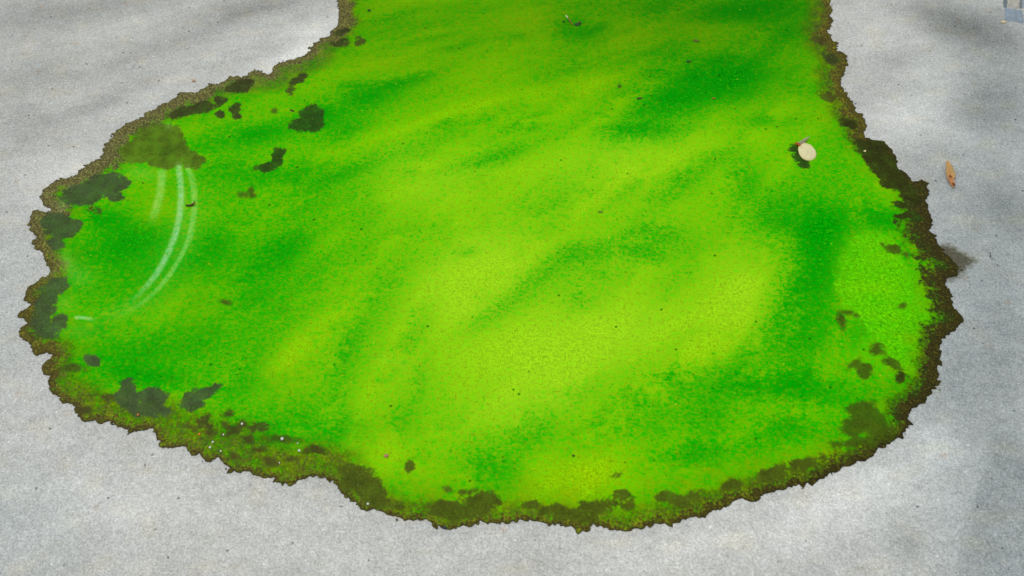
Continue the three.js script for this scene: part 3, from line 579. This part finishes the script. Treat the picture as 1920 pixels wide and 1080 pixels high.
{ // the round pale leaf
  const s = mpp(1513, 285), t = thing('round_leaf', 'round pale cream leaf floating on the green puddle beside a broken twig', 'leaf', 1513, 285, SURF + 0.0008);
  const blade = flake('blade', t, tinted(0.62), 17 * s, 17 * s * 1.28, 0.0009, (a) => 1 - 0.05 * Math.cos(2 * a + 0.7) + 0.03 * Math.cos(3 * a - 0.8) + 0.025 * noise(Math.cos(a) * 3, Math.sin(a) * 3),
    (u, v) => 0.0042 - 0.0036 * (u * u + v * v) + 0.0009 * noise(u * 3, v * 3), (u, v) => { const k = 1 + 0.05 * noise(u * 9, v * 9) + 0.045 * noise(u * 22, v * 22), e = ss(0.86, 1.0, Math.hypot(u, v)); return [lerp(216, 190, e) * k, lerp(210, 186, e) * k, lerp(164, 120, e) * k]; });
  stick('midrib', blade, tinted(0.7), [[-12 * s, 0.0024, -13 * s, 0.0006], [-2 * s, 0.0052, -1 * s, 0.0005], [9 * s, 0.0028, 14 * s, 0.0002]], () => [206, 200, 158], 0.1, 6);
  t.rotation.x = 0.06;
}
{ // the broken twig above it
  const s = mpp(1503, 268), t = thing('broken_twig', 'grey split twig with a rust red broken end above the round leaf', 'twig', 1503, 268, SURF);
  const b = tinted(0.85), bark = (t2, q) => { const k = 0.75 + 0.35 * noise(q * 2.1, t2 * 14) + 0.25 * ((q % 3) - 1); return shade([206, 190, 168], clamp(k, 0.35, 1.25)); };
  stick('stem', t, b, [[-8 * s, 0.0038, 5.2 * s, 2.3 * s], [2 * s, 0.0052, -1.4 * s, 1.9 * s], [9 * s, 0.006, -6.6 * s, 1.5 * s], [15.5 * s, 0.0066, -11 * s, 1.0 * s]], bark, 0.3);
  stick('split_stem', t, b, [[-5.5 * s, 0.003, 7.6 * s, 1.2 * s], [4 * s, 0.0034, 0.5 * s, 1.0 * s], [11 * s, 0.0042, -5.5 * s, 0.6 * s]], bark, 0.3);
  stick('broken_end', t, b, [[-13.5 * s, 0.0034, 3.2 * s, 1.2 * s], [-9.5 * s, 0.004, 6 * s, 2.9 * s], [-6 * s, 0.0036, 8.6 * s, 2.1 * s], [-3.5 * s, 0.003, 9.8 * s, 1.0 * s]], (t2, q) => shade([204, 116, 44], 0.8 + 0.4 * noise(q, t2 * 7)), 0.4);
}
{ // the dry orange leaf on the slab
  const s = mpp(1781, 328), e0 = at(1777, 304), e1 = at(1785.5, 352), t = thing('dry_leaf', 'small dry orange brown leaf lying on bare concrete right of the puddle', 'leaf', 1781, 328, 0, Math.atan2(e1[0] - e0[0], e1[1] - e0[1]));
  const L = Math.hypot(e1[0] - e0[0], e1[1] - e0[1]) / 2, R = 8.2 * s, half = (v) => 0.72 * Math.pow(clamp(1 - Math.abs(v) ** 2.6), 0.55) * (1 + 0.22 * Math.sin(v * 4 + 0.6)) ;
  flake('blade', t, tinted(0.7), R, L, 0.0006, (a) => { const c = Math.abs(Math.cos(a)), q = Math.abs(Math.sin(a)), notch = Math.exp(-(((a - 0.62) / 0.13) ** 2)) * 0.42; const e = 1 / Math.sqrt((c / 0.95) ** 2 + q ** 2); return e * (1 + 0.07 * Math.cos(4 * a + 1) + 0.05 * noise(Math.cos(a) * 5, Math.sin(a) * 5)) * (1 - notch); },
    (u, v) => 0.0012 + 0.0042 * Math.abs(u) ** 1.6 + 0.0022 * v * v + 0.0008 * noise(u * 3, v * 5), (u, v) => {
      const k = 0.95 + 0.16 * noise(u * 6, v * 10) + 0.1 * noise(u * 14, v * 22), rust = ss(0.0, 0.5, v + 0.25 * noise(u * 3, v * 3)), green = ss(0.25, 0.6, u) * ss(0.1, -0.2, v);
      const mark = ss(0.14, 0.06, Math.hypot(u * 0.3 + 0.02, v - 0.18)); return [lerp(lerp(196, 184, rust), 168, green) * k * (1 - mark * 0.35), lerp(lerp(156, 128, rust), 146, green) * k * (1 - mark * 0.6), lerp(96, 78, rust) * k * (1 - mark * 0.6)]; }, 16, 64);
  stick('midrib', t, tinted(0.7), [[-1 * s, 0.0026, -L * 0.95, 0.5 * s], [0.3 * s, 0.002, -L * 0.3, 0.5 * s], [0, 0.002, L * 0.5, 0.35 * s], [1 * s, 0.004, L * 0.92, 0.25 * s]], () => [150, 92, 44], 0.15, 6);
  stick('curled_tip', t, tinted(0.75), [[1.5 * s, 0.002, L * 0.72, 1.8 * s], [2.6 * s, 0.004, L * 0.86, 1.9 * s], [2 * s, 0.003, L * 0.99, 0.9 * s]], () => [92, 62, 40], 0.3, 8);
}
{ // reddish twig in the far part of the puddle with dark rotten bits
  const s = mpp(1069, 42), t = thing('sunken_twig', 'short red brown twig with a pale tip at the far side of the puddle', 'twig', 1069, 42, SURF);
  stick('stem', t, tinted(0.5), [[-7 * s, 0.0062, -13 * s, 0.9 * s], [-3 * s, 0.0052, -5 * s, 1.0 * s], [1 * s, 0.0036, 3 * s, 1.1 * s], [4 * s, 0.0018, 9 * s, 1.0 * s]], (q) => q < 0.25 ? [196, 186, 150] : q > 0.8 ? [150, 96, 20] : [128, 82, 34], 0.25);
  stick('pale_tip', t, tinted(0.4), [[-8 * s, 0.0068, -15 * s, 0.5 * s], [-6.4 * s, 0.0066, -12 * s, 1.1 * s], [-5 * s, 0.0062, -9 * s, 0.9 * s]], () => [214, 206, 178], 0.15, 8);
}
const rotten = tinted(0.5);
function scrap(label, px, py, rx, ry, turn, colour, h = SURF, k = 1, name = 'leaf_scrap', category = 'leaf scrap') {
  const s = mpp(px, py), t = thing(name, label, category, px, py, h, turn);
  flake('blade', t, rotten, rx * s, ry * s * 1.25, 0.0007, (a) => 1 + 0.22 * noise(Math.cos(a) * 1.6 + k * 5, Math.sin(a) * 1.6) + 0.12 * noise(Math.cos(a) * 4 + k * 9, Math.sin(a) * 4),
    (u, v) => 0.0004 + 0.0022 * Math.abs(u * 0.7 + v * 0.3 + 0.2 * noise(k, u * 2)) , (u, v) => shade(colour, 1 + 0.25 * noise(u * 4 + k, v * 4)), 8, 30);
  return t;
}
scrap('dark curled leaf scrap just right of the reddish twig', 1083, 46, 6.5, 3.6, 0.4, [26, 62, 8], SURF, 1);
scrap('tiny black scrap left of the reddish twig', 1057, 41, 2, 1.7, 0.2, [10, 24, 6], SURF, 2);
scrap('brown tip of debris poking up beside the dark leaf scrap', 1087, 42, 3, 1.6, -0.4, [92, 66, 24], SURF + 0.0022, 3);
scrap('black speck of debris near the top left shore of the puddle', 692, 20, 2.6, 2.4, 0.5, [16, 20, 6], SURF, 4);
scrap('dark olive scrap under the upper right of the green film', 1305, 77, 6, 3, -0.1, [74, 100, 4], SURF, 5);
scrap('small dark scrap on green film below the olive scrap', 1291, 116, 4, 2.4, 0.3, [34, 66, 6], SURF, 6);
scrap('slender dark scrap at the left edge of the deep green area', 1199, 185, 6, 1.7, 0.35, [40, 60, 8], SURF, 7);
scrap('rust red fleck in the deep green area left of the round leaf', 1338, 185, 2.6, 1.9, 0, [140, 80, 10], SURF, 8);
scrap('small brown smudge of debris in the bright middle of the puddle', 1126, 398, 4, 1.8, 0, [92, 118, 20], SURF, 9);
scrap('tiny black speck on bright green film near the lower middle', 1075, 855, 2.4, 1.6, 0.2, [44, 60, 6], SURF, 10);
scrap('small torn scrap at the notched edge of the round dark patch', 548, 208, 4.5, 1.6, -0.4, [70, 52, 12], SURF, 11);
scrap('tiny cream petal at the inner edge of the right rim', 1621, 284, 2.6, 2, 0.6, [206, 196, 140], SURF, 12, 'petal', 'petal');
{ // small brown pod on the streaks
  const s = mpp(357, 383), t = thing('seed_pod', 'little brown curled seed pod lying across the pale curved streaks', 'seed pod', 357, 384, SURF);
  stick('husk', t, tinted(0.5), [[-9 * s, 0.0012, 1.5 * s, 0.8 * s], [-4 * s, 0.002, 3 * s, 1.7 * s], [2 * s, 0.0026, 3 * s, 1.9 * s], [7 * s, 0.004, 0, 1.9 * s], [8.5 * s, 0.006, -4 * s, 1.1 * s]], (q, n) => shade(q > 0.7 ? [140, 96, 34] : [74, 66, 20], 0.85 + 0.3 * noise(n, q * 8)), 0.3);
  stick('stalk', t, tinted(0.5), [[7 * s, 0.005, -2 * s, 0.6 * s], [9 * s, 0.0062, -5.5 * s, 0.4 * s]], () => [58, 50, 18], 0.2, 6);
}
function pebble(label, px, py, rx, ry, colour, h = 0, k = 1, name = 'pebble', group) {
  const s = mpp(px, py), t = stone(numbered(name), null, tinted(0.7), rx * s, Math.min(rx, ry) * s * 0.75, ry * s * 1.2, (x, y, z) => shade(colour, 1 + 0.14 * noise(x * 3 + k, z * 3) + 0.1 * noise(x * 9, z * 9 + k)), k);
  const p = at(px, py, h); t.position.set(p[0], h + Math.min(rx, ry) * s * 0.4, p[1]); t.userData = { label, category: 'pebble' }; if (group) t.userData.group = group;
  scene.add(t); return t;
}
pebble('tan pebble on pale concrete above the upper left shore', 363, 152, 3.2, 2.8, [186, 156, 128], 0, 1);
pebble('pinkish brown pebble resting on green film in the lower left', 724, 855, 4.6, 3, [168, 132, 88], SURF, 2);
pebble('cream pebble beside the blue grey stones in the far right corner', 1881, 42, 5, 2.6, [206, 192, 152], 0, 3);
pebble('dark blue black pebble at the bottom tip of the wet rim', 834, 990, 5, 2.6, [48, 56, 58], 0, 4);
pebble('small orange pebble below the left bare patches', 499 - 240, 778, 2.2, 1.8, [206, 130, 60], SURF, 5);
pebble('tiny orange pebble in the mottled lower left moss', 374, 814, 2, 1.8, [222, 130, 50], SURF, 6);
for (const [px, py, r] of [[529, 823, 3], [561, 845, 2.4], [454, 795, 2.2], [399, 829, 2], [394, 839, 2.2], [414, 846, 1.6], [419, 815, 1.6], [524, 868, 1.4], [690, 945, 2.2], [558, 831, 1.3]])
  pebble('white grain of grit on the mottled lower left shore', px, py, r, r * 0.9, [208, 212, 204], SURF, px * 0.01, 'grit_grain', 'white grains of grit on the lower left shore');
{ // thin dark bristle right of the damp tongue
  const s = mpp(1857, 480), t = thing('bristle', 'thin dark bristle lying on concrete right of the damp tongue', 'bristle', 1857, 480, 0);
  stick('shaft', t, tinted(0.6), [[0.8 * s, 0.0012, -8 * s, 0.5 * s], [-0.6 * s, 0.0022, 0, 0.9 * s], [-1.2 * s, 0.0012, 4 * s, 0.7 * s]], () => [66, 66, 64], 0.2, 8);
  stick('tail', t, tinted(0.6), [[0, 0.001, 5 * s, 0.4 * s], [1.8 * s, 0.001, 9 * s, 0.35 * s]], () => [104, 104, 102], 0.2, 6);
}
{ // stones let into the slab in the far right corner
  const sett = (x0, y0, x1, y1, c, k) => {
    const a = at(x0, y0), b = at(x1, y1), w = at(x1, (y0 + y1) / 2)[0] - at(x0, (y0 + y1) / 2)[0], up = at((x0 + x1) / 2, y0), dn = at((x0 + x1) / 2, y1), l = Math.hypot(dn[0] - up[0], dn[1] - up[1]), mid = at((x0 + x1) / 2, (y0 + y1) / 2), N = 14, g = new THREE.BoxGeometry(w, 0.008, l, N, 2, N), p = g.attributes.position, C = [];
    for (let i = 0; i < p.count; i++) {
      const x = p.getX(i), y = p.getY(i), z = p.getZ(i), ex = Math.abs(x) / (w / 2), ez = Math.abs(z) / (l / 2), e = Math.max(ex, ez);
      const wob = 0.0022 * noise(x * 70 + k, z * 70) + 0.0012 * noise(x * 200, z * 200 + k);
      p.setXYZ(i, x + (ex > 0.9 ? wob * 1.5 : 0), y + (y > 0 ? wob * 0.5 - ss(0.8, 1, e) * 0.0025 : 0), z + (ez > 0.9 ? wob * 1.5 : 0));
      const q = seen(...shade(c, 1 + 0.1 * noise(x * 90 + k, z * 90) + 0.08 * noise(x * 260, z * 260 + k))); C.push(q.r, q.g, q.b);
    }
    g.setAttribute('color', new THREE.Float32BufferAttribute(C, 3)); g.computeVertexNormals();
    const m = new THREE.Mesh(g, tinted(0.9)); m.name = numbered('stone'); m.position.set(mid[0], -0.0012, mid[1]); m.rotation.y = Math.atan2(dn[0] - up[0], dn[1] - up[1]); m.castShadow = m.receiveShadow = true; ground.add(m);
  };
  sett(1884, 17, 1917, 41, [132, 147, 160], 1); sett(1888, -6, 1912, 15, [168, 168, 160], 2); sett(1916, -8, 1945, 17, [150, 160, 168], 3); sett(1882, -8, 1887, 15, [104, 116, 124], 4); sett(1912, -8, 1916, 16, [112, 122, 128], 5); sett(1888, -40, 1914, -8, [150, 158, 164], 6);
}
renderer.render(scene, camera);
